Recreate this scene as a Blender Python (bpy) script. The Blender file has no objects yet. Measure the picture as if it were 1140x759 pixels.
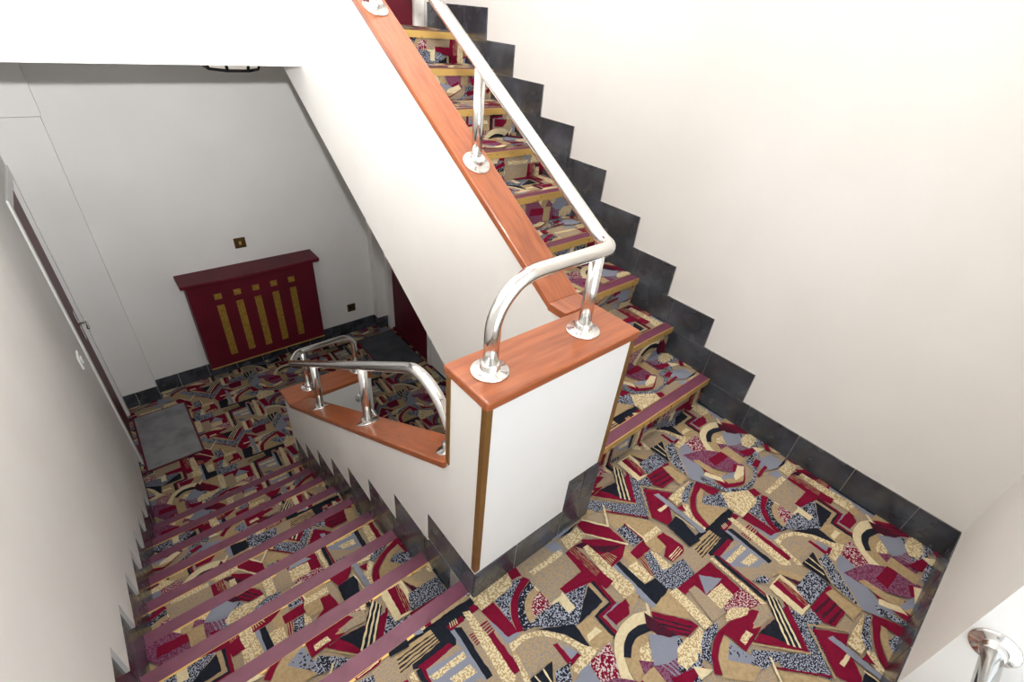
import bpy, bmesh, math, random
from mathutils import Vector, Matrix
random.seed(7)
S = bpy.context.scene
COL = S.collection

# ------------------------------------------------------------------ camera
CAMH, FPX, YAW, PITCH, ROLL = 1.6738, 532.79, 0.7544, 0.5997, 0.1036
Fd = Vector((math.sin(YAW)*math.cos(PITCH), math.cos(YAW)*math.cos(PITCH), -math.sin(PITCH)))
_R = Vector((math.cos(YAW), -math.sin(YAW), 0)); _U = _R.cross(Fd)
Rt = _R*math.cos(ROLL) + _U*math.sin(ROLL)
Up = -_R*math.sin(ROLL) + _U*math.cos(ROLL)
CAM = Vector((0, 0, CAMH))
cd = bpy.data.cameras.new('camera'); cam = bpy.data.objects.new('camera', cd); COL.objects.link(cam)
M = Matrix((Rt, Up, -Fd)).transposed().to_4x4(); M.translation = CAM
cam.matrix_world = M
cd.sensor_fit = 'HORIZONTAL'; cd.sensor_width = 36; cd.lens = FPX*36/1140; cd.clip_start = 0.02
S.camera = cam

def ray(u, v):
    return Fd + Rt*((u-570)/FPX) - Up*((v-379.5)/FPX)
def hit_z(u, v, z): d = ray(u, v); return CAM + d*((z-CAM.z)/d.z)
def hit_y(u, v, y): d = ray(u, v); return CAM + d*((y-CAM.y)/d.y)
def hit_x(u, v, x): d = ray(u, v); return CAM + d*((x-CAM.x)/d.x)

# ------------------------------------------------------------------ world, lights, exposure
W = bpy.data.worlds.new('sky'); S.world = W; W.use_nodes = True
bg = W.node_tree.nodes['Background']; bg.inputs[0].default_value = (0.86, 0.93, 1.0, 1); bg.inputs[1].default_value = 4.0

def light(name, kind, loc, energy, color=(1, 1, 1), aim=None, **kw):
    d = bpy.data.lights.new(name, kind); d.energy = energy; d.color = color
    for k, val in kw.items():
        if k == 'portal': d.cycles.is_portal = val
        else: setattr(d, k, val)
    o = bpy.data.objects.new(name, d); COL.objects.link(o); o.location = loc
    if aim is not None: o.rotation_euler = Vector(aim).to_track_quat('-Z', 'Y').to_euler()
    return o
# the window of the half landing lets the sky in
light('window_portal', 'AREA', (0.50, -0.66, 1.80), 1.0, aim=(0, 1, 0), shape='RECTANGLE', size=1.6, size_y=3.1, portal=True)
# the photographer's flash gun, a hand's breadth above the lens, head tilted up
light('flash_gun', 'SPOT', (0.0, 0.0, 1.886), 790.0, (0.98, 0.985, 1.0), aim=(-0.02, 0.94, 0.36), spot_size=math.radians(136), spot_blend=1.0, shadow_soft_size=0.025)

S.view_settings.view_transform = 'Standard'; S.view_settings.look = 'None'
S.view_settings.gamma = 1.0; S.view_settings.use_curve_mapping = False
S.view_settings.exposure = -0.55

# ------------------------------------------------------------------ dimensions (metres, landing at z = 0)
RI = 0.17
GU, GD = 0.2835, 0.268
XL, XR = -0.400, 2.175
XP1, XP2 = 0.5548, 1.129
YP, YPB = 0.6526, 0.822
HP = 0.9097
HSK = 0.1538
YN = -0.3575
XNIB = 1.342
ZH, ZU = -9*RI, 9*RI
YFAR = 4.56
ZCEIL = 1.347
YBEAM = 2.885
XPI = XP1+0.112
ZTOP = 4.15
YUP = 3.62
def y_dn(j): return 0.732 + GD*j           # outer edge of down nosing j (z = -RI*j)
def y_up(i): return 0.757 + GU*(i-1)       # front edge of up nosing i (z = RI*i)
def t_dn(k): return 0.9435 + GD*(k-1)      # tooth of the lower skirting
def t_up(k): return 0.5634 + GU*(k-1)
def z_capu(y): return 0.914 + 0.598*(y-0.905)
def z_capd(y): return 0.545 - 0.6263*(y-0.82)
def z_soff(y): return 1.301 - 0.64*(3.161-y)

# ------------------------------------------------------------------ materials
def srgb(r, g, b):
    f = lambda c: (c/255/12.92 if c/255 <= 0.04045 else ((c/255+0.055)/1.055)**2.4)
    return (f(r), f(g), f(b), 1)
def mat(name, base, rough=0.5, metal=0.0, spec=0.5, noise=None, speck=None, bump=None, coat=0.0, emit=None, stretch=None, rnoise=None):
    m = bpy.data.materials.new(name); m.use_nodes = True
    nt = m.node_tree; N = nt.nodes; L = nt.links; b = N['Principled BSDF']
    b.inputs['Base Color'].default_value = base; b.inputs['Roughness'].default_value = rough
    b.inputs['Metallic'].default_value = metal; b.inputs['Specular IOR Level'].default_value = spec
    b.inputs['Coat Weight'].default_value = coat
    tc = N.new('ShaderNodeTexCoord'); vec = tc.outputs['Object']
    if stretch:
        mp = N.new('ShaderNodeMapping'); mp.inputs['Scale'].default_value = stretch
        L.new(vec, mp.inputs['Vector']); vec = mp.outputs[0]
    def nz(scale, detail=3):
        n = N.new('ShaderNodeTexNoise'); n.inputs['Scale'].default_value = scale; n.inputs['Detail'].default_value = detail
        L.new(vec, n.inputs['Vector']); return n.outputs['Fac']
    col = None
    if noise:                       # (colour 2, scale, low, high): soft mottling
        c2, sc, lo, hi = noise
        r = N.new('ShaderNodeValToRGB'); r.color_ramp.elements[0].position = lo; r.color_ramp.elements[1].position = hi
        r.color_ramp.elements[0].color = base; r.color_ramp.elements[1].color = c2
        L.new(nz(sc, 4), r.inputs[0]); col = r.outputs[0]
    if speck:                       # (colour 2, scale, threshold): tufts of a second yarn
        c2, sc, th = speck
        r = N.new('ShaderNodeValToRGB'); r.color_ramp.elements[0].position = th-0.02; r.color_ramp.elements[1].position = th+0.02
        L.new(nz(sc, 0), r.inputs[0])
        mx = N.new('ShaderNodeMix'); mx.data_type = 'RGBA'; mx.inputs[7].default_value = c2
        if col is not None: L.new(col, mx.inputs[6])
        else: mx.inputs[6].default_value = base
        L.new(r.outputs[0], mx.inputs[0]); col = mx.outputs[2]
    if col is not None: L.new(col, b.inputs['Base Color'])
    if rnoise:
        sc, lo, hi = rnoise
        mr = N.new('ShaderNodeMapRange'); mr.inputs[1].default_value = 0.3; mr.inputs[2].default_value = 0.7
        mr.inputs[3].default_value = lo; mr.inputs[4].default_value = hi
        L.new(nz(sc, 3), mr.inputs[0]); L.new(mr.outputs[0], b.inputs['Roughness'])
    if bump:
        sc, st, di = bump
        bp = N.new('ShaderNodeBump'); bp.inputs['Strength'].default_value = st; bp.inputs['Distance'].default_value = di
        L.new(nz(sc, 4), bp.inputs['Height']); L.new(bp.outputs[0], b.inputs['Normal'])
    if emit:
        b.inputs['Emission Color'].default_value = emit[0]; b.inputs['Emission Strength'].default_value = emit[1]
    return m
PLASTER = mat('white_plaster', srgb(233, 231, 227), 0.55, spec=0.3, noise=(srgb(228, 225, 220), 2.2, 0.35, 0.7), bump=(14, 0.06, 0.004))
GLOSSW = mat('white_gloss_paint', srgb(233, 231, 226), 0.3, bump=(40, 0.03, 0.002))
WOOD = mat('varnished_wood', srgb(164, 90, 50), 0.28, noise=(srgb(132, 66, 34), 9, 0.35, 0.72), stretch=(1, 1, 1), bump=(60, 0.08, 0.002), coat=0.25)
WOODX = mat('varnished_wood_cross_grain', srgb(164, 90, 50), 0.28, noise=(srgb(134, 68, 35), 5, 0.36, 0.72), stretch=(1.2, 14, 14), bump=(60, 0.05, 0.002), coat=0.25)
WOODY = mat('varnished_wood_long_grain', srgb(164, 90, 50), 0.28, noise=(srgb(134, 68, 35), 5, 0.36, 0.72), stretch=(14, 1.2, 3), bump=(60, 0.05, 0.002), coat=0.25)
TILE = mat('black_slate_tile', srgb(52, 55, 60), 0.2, spec=0.6, noise=(srgb(84, 88, 96), 7, 0.42, 0.75), bump=(25, 0.04, 0.002), rnoise=(9, 0.13, 0.34))
GROUT = mat('grout', srgb(170, 165, 158), 0.8)
STEEL = mat('polished_steel', (0.80, 0.79, 0.77, 1), 0.13, metal=1.0, rnoise=(12, 0.09, 0.2))
SCREW = mat('screw_steel', (0.45, 0.45, 0.45, 1), 0.35, metal=1.0)
BRASS = mat('brass_edging', srgb(206, 168, 96), 0.34, metal=0.4, rnoise=(30, 0.25, 0.45))
BRONZE = mat('bronze_corner_strip', srgb(150, 112, 62), 0.38, metal=0.7, rnoise=(30, 0.3, 0.45))
VINYL = mat('plum_vinyl_nosing', srgb(112, 58, 80), 0.42, noise=(srgb(100, 50, 70), 20, 0.4, 0.7), bump=(300, 0.05, 0.001))
DARKRED = mat('burgundy_paint', srgb(92, 16, 33), 0.48, spec=0.3, noise=(srgb(80, 13, 28), 5, 0.4, 0.7))
GOLD = mat('gold_mesh', srgb(176, 142, 66), 0.45, metal=0.5, noise=(srgb(150, 118, 50), 60, 0.4, 0.6), bump=(400, 0.3, 0.001))
MATG = mat('grey_mat_pile', srgb(146, 146, 148), 0.95, spec=0.1, noise=(srgb(122, 122, 125), 8, 0.4, 0.7), bump=(350, 0.6, 0.003))
MATD = mat('charcoal_mat_pile', srgb(84, 88, 93), 0.95, spec=0.1, noise=(srgb(70, 74, 79), 8, 0.4, 0.7), bump=(350, 0.6, 0.003))
CONC = mat('concrete', srgb(150, 145, 138), 0.9)
IRON = mat('black_iron', srgb(26, 24, 26), 0.4)
OPAL = mat('frosted_lamp_glass', srgb(226, 224, 218), 0.4, emit=((1.0, 0.9, 0.75, 1), 0.5))
WHITEP = mat('white_plastic', srgb(240, 240, 238), 0.3)
DARKP = mat('dark_switch_insert', srgb(40, 30, 22), 0.4)
GLOBE = mat('fill_lamp_globe', (1, 1, 1, 1), 0.4, emit=((1.0, 0.97, 0.94, 1), 68.0))  # glow of the two added fill lamps
def glass_mat():
    m = bpy.data.materials.new('window_glass'); m.use_nodes = True; nt = m.node_tree; N = nt.nodes
    N.clear(); o = N.new('ShaderNodeOutputMaterial'); mx = N.new('ShaderNodeMixShader'); t = N.new('ShaderNodeBsdfTransparent'); g = N.new('ShaderNodeBsdfGlossy')
    g.inputs['Roughness'].default_value = 0.02; mx.inputs[0].default_value = 0.07
    nt.links.new(t.outputs[0], mx.inputs[1]); nt.links.new(g.outputs[0], mx.inputs[2]); nt.links.new(mx.outputs[0], o.inputs[0])
    return m
GLASS = glass_mat()
# carpet yarns
PB = (420, 0.35, 0.002)
cR, cK, cC, cT, cG = srgb(112, 15, 42), srgb(30, 33, 42), srgb(208, 193, 158), srgb(164, 142, 108), srgb(124, 127, 140)
YARN = {
    'R': mat('yarn_burgundy', cR, 0.95, spec=0.1, noise=(srgb(104, 14, 40), 90, 0.4, 0.65), bump=PB),
    'K': mat('yarn_black', cK, 0.95, spec=0.1, noise=(srgb(26, 29, 37), 90, 0.4, 0.65), bump=PB),
    'C': mat('yarn_cream', cC, 0.95, spec=0.1, noise=(srgb(196, 180, 144), 90, 0.4, 0.65), bump=PB),
    'T': mat('yarn_tan', cT, 0.95, spec=0.1, noise=(srgb(150, 128, 95), 90, 0.4, 0.65), bump=PB),
    'G': mat('yarn_grey', cG, 0.95, spec=0.1, noise=(srgb(126, 129, 142), 90, 0.4, 0.65), bump=PB),
    'M': mat('yarn_dark_maroon', srgb(74, 20, 38), 0.95, spec=0.1, speck=(srgb(40, 30, 40), 150, 0.55), bump=PB),
    'KG': mat('yarn_black_grey_fleck', cK, 0.95, spec=0.1, speck=(srgb(150, 154, 168), 210, 0.53), bump=PB),
    'KD': mat('yarn_black_grey_dots', cK, 0.95, spec=0.1, speck=(srgb(160, 164, 176), 170, 0.64), bump=PB),
    'GD': mat('yarn_grey_black_dots', cG, 0.95, spec=0.1, speck=(cK, 120, 0.66), bump=PB),
    'RC': mat('yarn_burgundy_grey_fleck', cR, 0.95, spec=0.1, speck=(srgb(186, 172, 170), 190, 0.55), bump=PB),
    'CT': mat('yarn_cream_tan_fleck', cC, 0.95, spec=0.1, speck=(srgb(164, 141, 104), 170, 0.52), bump=PB),
    'TG': mat('yarn_tan_grey_fleck', srgb(158, 136, 104), 0.95, spec=0.1, speck=(srgb(136, 126, 118), 200, 0.52), bump=PB),
    'P': mat('yarn_plum', srgb(120, 78, 100), 0.95, spec=0.1, speck=(srgb(100, 40, 66), 200, 0.52), bump=PB),
}
YK = list(YARN); YI = {k: i for i, k in enumerate(YK)}

# ------------------------------------------------------------------ builders
def link(name, me, parent=None, m=None):
    o = bpy.data.objects.new(name, me); COL.objects.link(o)
    if parent is not None: o.parent = parent
    if m is not None:
        for x in (m if isinstance(m, (list, tuple)) else [m]): me.materials.append(x)
    return o
def tag(o, label=None, cat=None, group=None, kind=None):
    if label: o['label'] = label
    if cat: o['category'] = cat
    if group: o['group'] = group
    if kind: o['kind'] = kind
    return o
def empty(name, loc=(0, 0, 0), label=None, cat=None, group=None, kind=None):
    o = bpy.data.objects.new(name, None); COL.objects.link(o); o.location = loc; o.empty_display_size = 0.1
    return tag(o, label, cat, group, kind)
def meshify(bm, name, smooth=False):
    bmesh.ops.recalc_face_normals(bm, faces=bm.faces)
    me = bpy.data.meshes.new(name); bm.to_mesh(me); bm.free()
    if smooth:
        for p in me.polygons: p.use_smooth = True
    return me
def add_prism(bm, pts, axis, a, b):
    """extrude a polygon: axis 'x' -> pts are (y,z); 'y' -> (x,z); 'z' -> (x,y)"""
    f = {'x': lambda p, t: (t, p[0], p[1]), 'y': lambda p, t: (p[0], t, p[1]), 'z': lambda p, t: (p[0], p[1], t)}[axis]
    A = [bm.verts.new(f(p, a)) for p in pts]; B = [bm.verts.new(f(p, b)) for p in pts]
    n = len(pts); fs = [bm.faces.new(A), bm.faces.new(B[::-1])]
    for i in range(n): fs.append(bm.faces.new((A[i], A[(i+1) % n], B[(i+1) % n], B[i])))
    return fs
def add_box(bm, x0, x1, y0, y1, z0, z1):
    return add_prism(bm, [(x0, y0), (x1, y0), (x1, y1), (x0, y1)], 'z', z0, z1)
def bevel(bm, w, seg=2):
    es = [e for e in bm.edges if len(e.link_faces) == 2 and e.calc_face_angle(0) > 0.5]
    bmesh.ops.bevel(bm, geom=es, offset=w, segments=seg, profile=0.6, affect='EDGES', clamp_overlap=True)
def obj_box(name, x0, x1, y0, y1, z0, z1, m, parent=None, bev=0.0, seg=2):
    bm = bmesh.new(); add_box(bm, x0, x1, y0, y1, z0, z1)
    bmesh.ops.recalc_face_normals(bm, faces=bm.faces)
    if bev: bevel(bm, bev, seg)
    return link(name, meshify(bm, name), parent, m)
def obj_prism(name, pts, axis, a, b, m, parent=None, bev=0.0):
    bm = bmesh.new(); add_prism(bm, pts, axis, a, b); bmesh.ops.recalc_face_normals(bm, faces=bm.faces)
    if bev: bevel(bm, bev)
    return link(name, meshify(bm, name), parent, m)
def add_tube(bm, path, r, n=16, cap=True):
    P = [Vector(p) for p in path]; T = []
    for i in range(len(P)):
        t = (P[min(i+1, len(P)-1)] - P[max(i-1, 0)]).normalized(); T.append(t)
    nrm = T[0].orthogonal().normalized(); rings = []
    for i, p in enumerate(P):
        if i: nrm = (nrm - T[i]*nrm.dot(T[i])).normalized()
        b = T[i].cross(nrm)
        rings.append([bm.verts.new(p + (nrm*math.cos(2*math.pi*k/n) + b*math.sin(2*math.pi*k/n))*r) for k in range(n)])
    for a, c in zip(rings, rings[1:]):
        for k in range(n): bm.faces.new((a[k], a[(k+1) % n], c[(k+1) % n], c[k]))
    if cap: bm.faces.new(rings[0][::-1]); bm.faces.new(rings[-1])
def fillet(pts, rad, seg=10):
    P = [Vector(p) for p in pts]; out = [P[0]]
    for i in range(1, len(P)-1):
        a = (P[i-1]-P[i]); c = (P[i+1]-P[i]); la, lc = a.length, c.length; a.normalize(); c.normalize()
        ang = a.angle(c); d = min(rad[i-1]/math.tan(ang/2), la*0.49 if i > 1 else la*0.98, lc*0.49 if i < len(P)-2 else lc*0.98)
        s, e = P[i]+a*d, P[i]+c*d
        rr = d*math.tan(ang/2); cen = P[i] + (a+c).normalized()*math.sqrt(d*d+rr*rr)
        u = (s-cen).normalized(); tot = (s-cen).angle(e-cen); w = (e-cen) - u*(e-cen).dot(u); w.normalize()
        for k in range(seg+1):
            t = tot*k/seg; out.append(cen + (u*math.cos(t)+w*math.sin(t))*rr)
    out.append(P[-1]); return out
def lathe(bm, prof, cen, axis, n=24):
    axis = Vector(axis).normalized(); u = axis.orthogonal().normalized(); w = axis.cross(u); cen = Vector(cen); rings = []
    for r, h in prof:
        rings.append([bm.verts.new(cen + axis*h + (u*math.cos(2*math.pi*k/n)+w*math.sin(2*math.pi*k/n))*r) for k in range(n)])
    for a, c in zip(rings, rings[1:]):
        for k in range(n): bm.faces.new((a[k], a[(k+1) % n], c[(k+1) % n], c[k]))
    bm.faces.new(rings[0][::-1]); bm.faces.new(rings[-1])
def obj_tube(name, path, r, m, parent, n=16):
    bm = bmesh.new(); add_tube(bm, path, r, n); me = meshify(bm, name, True); return link(name, me, parent, m)
def obj_flange(cen, axis, parent, R=0.052, rt=0.021):
    bm = bmesh.new(); lathe(bm, [(R, 0.0), (R, 0.004), (R*0.93, 0.007), (rt*1.32, 0.009), (rt*1.22, 0.012), (rt*1.22, 0.026), (rt*1.1, 0.029), (rt*1.0, 0.03)], cen, axis, 28)
    f = link('flange', meshify(bm, 'flange', True), parent, STEEL)
    axis = Vector(axis).normalized(); u = axis.orthogonal().normalized(); w = axis.cross(u)
    for k in range(3):
        a = 0.5 + k*2.094
        bm = bmesh.new(); lathe(bm, [(0.0052, 0.0), (0.0052, 0.0015), (0.003, 0.0024)], Vector(cen)+axis*0.0062+(u*math.cos(a)+w*math.sin(a))*R*0.76, axis, 10)
        link('screw', meshify(bm, 'screw', True), f, SCREW)
    return f

# ------------------------------------------------------------------ carpet pattern (half-drop repeat, traced on the landing)
CR = {'A': (540, 540, .19766), 'B': (700, 460, .19766), 'C': (700, 600, .20952), 'D': (860, 540, .1845), 'E': (520, 640, .19298), 'F': (400, 640, .19298)}
def cw(c, p):
    a, b, s = CR[c]; w = hit_z(a+p[0]*s, b+p[1]*s, 0.0); return (w.x, w.y)
MOT = []
def poly(c, y, pts): MOT.append((y, [cw(c, p) for p in pts]))
def path(c, y, w, pts):
    Q = [Vector(cw(c, p)) for p in pts]; w = w*CR[c][2]*0.0031
    for a, b in zip(Q, Q[1:]):
        d = (b-a).normalized(); n = Vector((-d.y, d.x))*w/2; e = d*w*0.35
        MOT.append((y, [tuple(a-e+n), tuple(b+e+n), tuple(b+e-n), tuple(a-e-n)]))
def stripes(c, y, quad, n, duty=0.4):
    """n bars running from edge 0-3 to edge 1-2 of a quad"""
    a, b, d, e = [Vector(cw(c, p)) for p in quad]
    for i in range(n):
        t0 = (i+0.5-duty/2)/n; t1 = (i+0.5+duty/2)/n
        MOT.append((y, [tuple(a.lerp(e, t0)), tuple(b.lerp(d, t0)), tuple(b.lerp(d, t1)), tuple(a.lerp(e, t1))]))
# --- window F
poly('F', 'TG', [(575, 295), (650, 215), (690, 200), (760, 270), (960, 617), (740, 617), (620, 400)])
poly('F', 'K', [(245, 390), (640, 130), (690, 190), (545, 300), (560, 400), (345, 540), (310, 545), (300, 480)])
poly('F', 'T', [(205, 460), (410, 315), (465, 385), (240, 575)]); stripes('F', 'K', [(215, 480), (425, 330), (465, 385), (240, 575)], 4, 0.42)
poly('F', 'G', [(385, 550), (600, 425), (700, 590), (640, 640), (440, 640)])
poly('F', 'CT', [(400, 590), (600, 440), (620, 475), (440, 605)]); poly('F', 'CT', [(520, 600), (640, 515), (680, 560), (570, 630)])
poly('F', 'R', [(340, 525), (520, 390), (545, 410), (385, 545), (420, 640), (375, 640)])
poly('F', 'G', [(525, 325), (548, 312), (745, 590), (720, 612)])
poly('F', 'K', [(545, 305), (590, 300), (770, 580), (735, 605)])
poly('F', 'R', [(630, 190), (665, 165), (690, 195), (655, 222)]); poly('F', 'R', [(500, 298), (590, 235), (608, 262), (525, 322)])
stripes('F', 'C', [(515, 278), (522, 308), (572, 278), (560, 248)], 4, 0.35)
poly('F', 'CT', [(595, 215), (635, 205), (900, 560), (900, 617), (830, 617)])
poly('F', 'R', [(740, 345), (775, 330), (935, 545), (895, 575)])
stripes('F', 'R', [(690, 290), (735, 258), (785, 325), (755, 355)], 5, 0.5); stripes('F', 'R', [(630, 345), (655, 330), (700, 390), (680, 412)], 5, 0.5)
# --- window E
poly('E', 'CT', [(35, 165), (225, 30), (255, 65), (80, 192)])
poly('E', 'KG', [(160, 150), (280, 20), (345, 20), (330, 60), (270, 120), (240, 180), (265, 290)])
poly('E', 'G', [(130, 275), (165, 262), (235, 355), (295, 322), (305, 345), (235, 400)])
poly('E', 'R', [(80, 210), (150, 155), (262, 285), (290, 330), (238, 360)])
poly('E', 'KG', [(565, 110), (700, 10), (690, 60), (640, 290), (400, 305), (360, 290), (400, 240), (470, 190), (520, 150), (585, 222), (625, 190)])
poly('E', 'KD', [(360, 35), (390, 75), (345, 130), (330, 190), (350, 260), (395, 295), (330, 328), (297, 250), (290, 170), (305, 110)])
poly('E', 'R', [(320, 10), (362, 30), (303, 110), (292, 170), (297, 250), (328, 322), (290, 332), (255, 250), (250, 160), (275, 90)])
poly('E', 'TG', [(385, 72), (430, 60), (500, 55), (560, 85), (540, 125), (480, 165), (420, 98)])
poly('E', 'T', [(385, 75), (412, 100), (380, 140), (370, 190), (402, 245), (365, 280), (335, 220), (330, 160), (350, 110)])
poly('E', 'C', [(385, 70), (430, 33), (490, 28), (500, 60), (430, 72), (410, 97)])
poly('E', 'RC', [(420, 95), (482, 168), (470, 190), (390, 243), (370, 190), (385, 130)])
poly('E', 'R', [(540, 85), (640, 0), (700, 0), (565, 110)])
poly('E', 'C', [(478, 165), (540, 122), (548, 98), (627, 190), (585, 222), (530, 150), (495, 172)])
poly('E', 'K', [(700, 60), (782, 155), (645, 285), (670, 150)])
path('E', 'K', 34, [(705, 15), (842, 162), (752, 236), (852, 352)])
path('E', 'R', 20, [(718, 10), (848, 165), (768, 240), (862, 338)])
path('E', 'G', 10, [(872, 160), (800, 232), (862, 300)])
path('E', 'T', 18, [(697, 52), (793, 155), (725, 235)])
poly('E', 'T', [(625, 300), (712, 236), (845, 358), (800, 400), (745, 430), (700, 400)])
poly('E', 'C', [(690, 350), (740, 300), (778, 325), (702, 388)])
poly('E', 'CT', [(690, 410), (765, 425), (705, 505), (640, 575), (600, 540)])
poly('E', 'K', [(385, 315), (620, 285), (708, 410), (685, 418), (560, 342), (440, 320)])
poly('E', 'CT', [(240, 400), (330, 340), (440, 318), (560, 345), (700, 415), (690, 470), (640, 440), (560, 385), (440, 355), (350, 372), (285, 440), (370, 617), (330, 617)])
poly('E', 'TG', [(275, 430), (345, 368), (440, 350), (560, 380), (640, 432), (530, 470), (400, 570), (370, 617)])
poly('E', 'G', [(540, 400), (645, 448), (597, 485)])
poly('E', 'R', [(493, 405), (520, 393), (600, 488), (635, 448), (657, 465), (595, 532)])
poly('E', 'R', [(800, 230), (965, 95), (997, 125), (932, 182), (937, 225), (860, 292)])
poly('E', 'TG', [(930, 190), (1000, 140), (1052, 210), (960, 228)])
poly('E', 'RC', [(700, 510), (820, 388), (855, 480), (885, 617), (770, 617)])
poly('E', 'G', [(640, 572), (700, 510), (770, 617), (790, 680), (690, 680)])
# M0 concentric arcs
poly('E', 'P', [(1040, 617), (985, 490), (1122, 505), (1200, 560), (1260, 640), (1180, 700)])
poly('E', 'T', [(1070, 320), (985, 355), (950, 410), (945, 480), (905, 480), (940, 560), (985, 635), (1050, 640), (985, 490), (1000, 420), (1080, 370)])
poly('E', 'C', [(1055, 205), (960, 225), (890, 285), (850, 360), (848, 440), (868, 530), (900, 640), (985, 650), (935, 560), (905, 480), (900, 400), (930, 330), (990, 290), (1060, 275)])
poly('E', 'K', [(1060, 275), (985, 290), (925, 340), (905, 400), (903, 475), (945, 480), (950, 410), (975, 360), (1070, 320)])
poly('E', 'CT', [(1082, 370), (1122, 505), (985, 490), (1000, 420)])
path('E', 'C', 14, [(1035, 165), (1122, 500)])
# --- window A
poly('A', 'TG', [(195, 460), (420, 310), (465, 385), (535, 485), (430, 580), (375, 670), (270, 560)])
poly('A', 'G', [(330, 350), (400, 315), (455, 380), (425, 400)])
poly('A', 'CT', [(245, 490), (425, 362), (442, 390), (270, 512)])
poly('A', 'T', [(690, 160), (912, 195), (960, 230), (890, 300), (840, 340), (740, 260), (700, 215)])
poly('A', 'T', [(700, 560), (790, 500), (880, 600), (830, 700), (790, 640)])
poly('A', 'KG', [(735, 255), (782, 225), (885, 310), (835, 345)])
path('A', 'R', 12, [(785, 222), (885, 305)])
path('A', 'C', 10, [(800, 225), (905, 310)])
poly('A', 'R', [(805, 388), (890, 310), (938, 355), (850, 425)])
poly('A', 'T', [(755, 375), (790, 350), (948, 525), (900, 557)]); poly('A', 'CT', [(800, 470), (850, 430), (948, 525), (900, 557)])
poly('A', 'G', [(715, 460), (740, 440), (985, 690), (950, 700), (880, 640)])
poly('A', 'K', [(735, 447), (757, 430), (898, 560), (957, 525), (1047, 605), (977, 692)])
poly('A', 'R', [(862, 415), (900, 392), (978, 490), (942, 517)]); stripes('A', 'T', [(862, 415), (942, 517), (978, 490), (900, 392)], 4, 0.4)
poly('A', 'CT', [(550, 355), (577, 338), (830, 560), (850, 600), (780, 640), (700, 545)])
poly('A', 'R', [(540, 310), (650, 305), (790, 335), (775, 410), (715, 465), (655, 410), (560, 350)])
poly('A', 'M', [(500, 345), (545, 322), (600, 345), (640, 345), (785, 338), (690, 385), (620, 375), (560, 365)])
stripes('A', 'T', [(650, 395), (705, 455), (745, 405), (690, 380)], 5, 0.4)
poly('A', 'R', [(450, 385), (500, 345), (660, 490), (640, 530), (455, 612), (418, 585), (540, 490)])
stripes('A', 'T', [(470, 372), (625, 520), (655, 492), (500, 350)], 5, 0.28)
poly('A', 'CT', [(550, 355), (577, 338), (745, 490), (715, 545)])
poly('A', 'R', [(650, 488), (722, 545), (680, 587), (610, 530)])
poly('A', 'CT', [(425, 310), (515, 240), (562, 290), (465, 367)])
poly('A', 'R', [(515, 225), (545, 200), (690, 235), (800, 332), (560, 275)])
path('A', 'C', 12, [(548, 274), (800, 336)])
poly('A', 'CT', [(885, 295), (962, 232), (990, 260), (902, 332)])
poly('A', 'T', [(900, 332), (985, 262), (1020, 350), (965, 392)])
poly('A', 'KG', [(895, 400), (932, 368), (1010, 482), (1113, 415), (1180, 500), (1113, 560), (1045, 605), (957, 525)])
poly('A', 'CT', [(925, 368), (965, 385), (1050, 460), (1000, 482)])
poly('A', 'R', [(965, 295), (1000, 268), (1113, 345), (1120, 380), (1055, 435), (1005, 405), (1018, 350)])
stripes('A', 'C', [(1030, 405), (1085, 345), (1113, 372), (1058, 432)], 3, 0.45)
# --- window C
poly('C', 'KG', [(650, 590), (930, 615), (840, 370), (960, 420), (1050, 640), (1080, 759), (1000, 720), (820, 690), (790, 650), (700, 700), (640, 650)])
poly('C', 'T', [(115, 385), (215, 265), (255, 300), (335, 432)])
poly('C', 'G', [(145, 490), (275, 520), (305, 645), (150, 515)])
poly('C', 'P', [(150, 510), (340, 690), (300, 759), (200, 720), (130, 640)]); stripes('C', 'G', [(150, 512), (330, 690), (270, 759), (120, 640)], 5, 0.3)
poly('C', 'R', [(118, 388), (322, 435), (368, 465), (310, 522), (140, 490)]); stripes('C', 'K', [(122, 405), (345, 465), (310, 522), (140, 490)], 3, 0.35)
poly('C', 'CT', [(285, 580), (370, 470), (395, 490), (385, 640), (335, 672)])
poly('C', 'R', [(295, 720), (370, 660), (405, 690), (350, 759), (300, 759)])
poly('C', 'R', [(255, 265), (385, 160), (430, 125), (590, 265), (550, 300), (490, 240), (410, 305), (345, 250), (300, 300)])
poly('C', 'G', [(370, 193), (492, 215), (408, 302)])
poly('C', 'TG', [(315, 275), (350, 252), (515, 390), (445, 445)])
poly('C', 'CT', [(215, 290), (250, 262), (442, 450), (405, 485)])
poly('C', 'CT', [(413, 302), (487, 238), (552, 300), (490, 377)])
poly('C', 'RC', [(503, 365), (590, 265), (715, 345), (690, 388), (510, 392)])
poly('C', 'KG', [(400, 490), (465, 443), (475, 485), (430, 560), (442, 672), (390, 640), (380, 560)])
poly('C', 'T', [(520, 640), (705, 685), (660, 759), (520, 745)])
poly('C', 'GD', [(525, 540), (600, 590), (665, 640), (650, 672), (525, 645)])
poly('C', 'R', [(475, 490), (560, 420), (640, 380), (700, 380), (705, 470), (620, 602), (540, 530), (505, 508), (480, 570), (470, 640), (495, 728), (455, 722), (435, 620), (450, 540)])
poly('C', 'T', [(503, 515), (537, 545), (520, 650), (540, 742), (500, 742), (472, 640), (482, 570)])
poly('C', 'CT', [(508, 412), (540, 368), (637, 368), (625, 407), (570, 425), (518, 442)])
poly('C', 'CT', [(588, 540), (620, 488), (657, 510), (615, 567)])
poly('C', 'T', [(655, 480), (690, 385), (760, 410), (690, 470)])
poly('C', 'KG', [(790, 350), (930, 410), (1000, 330), (1050, 340), (1050, 400), (920, 560)])
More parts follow.
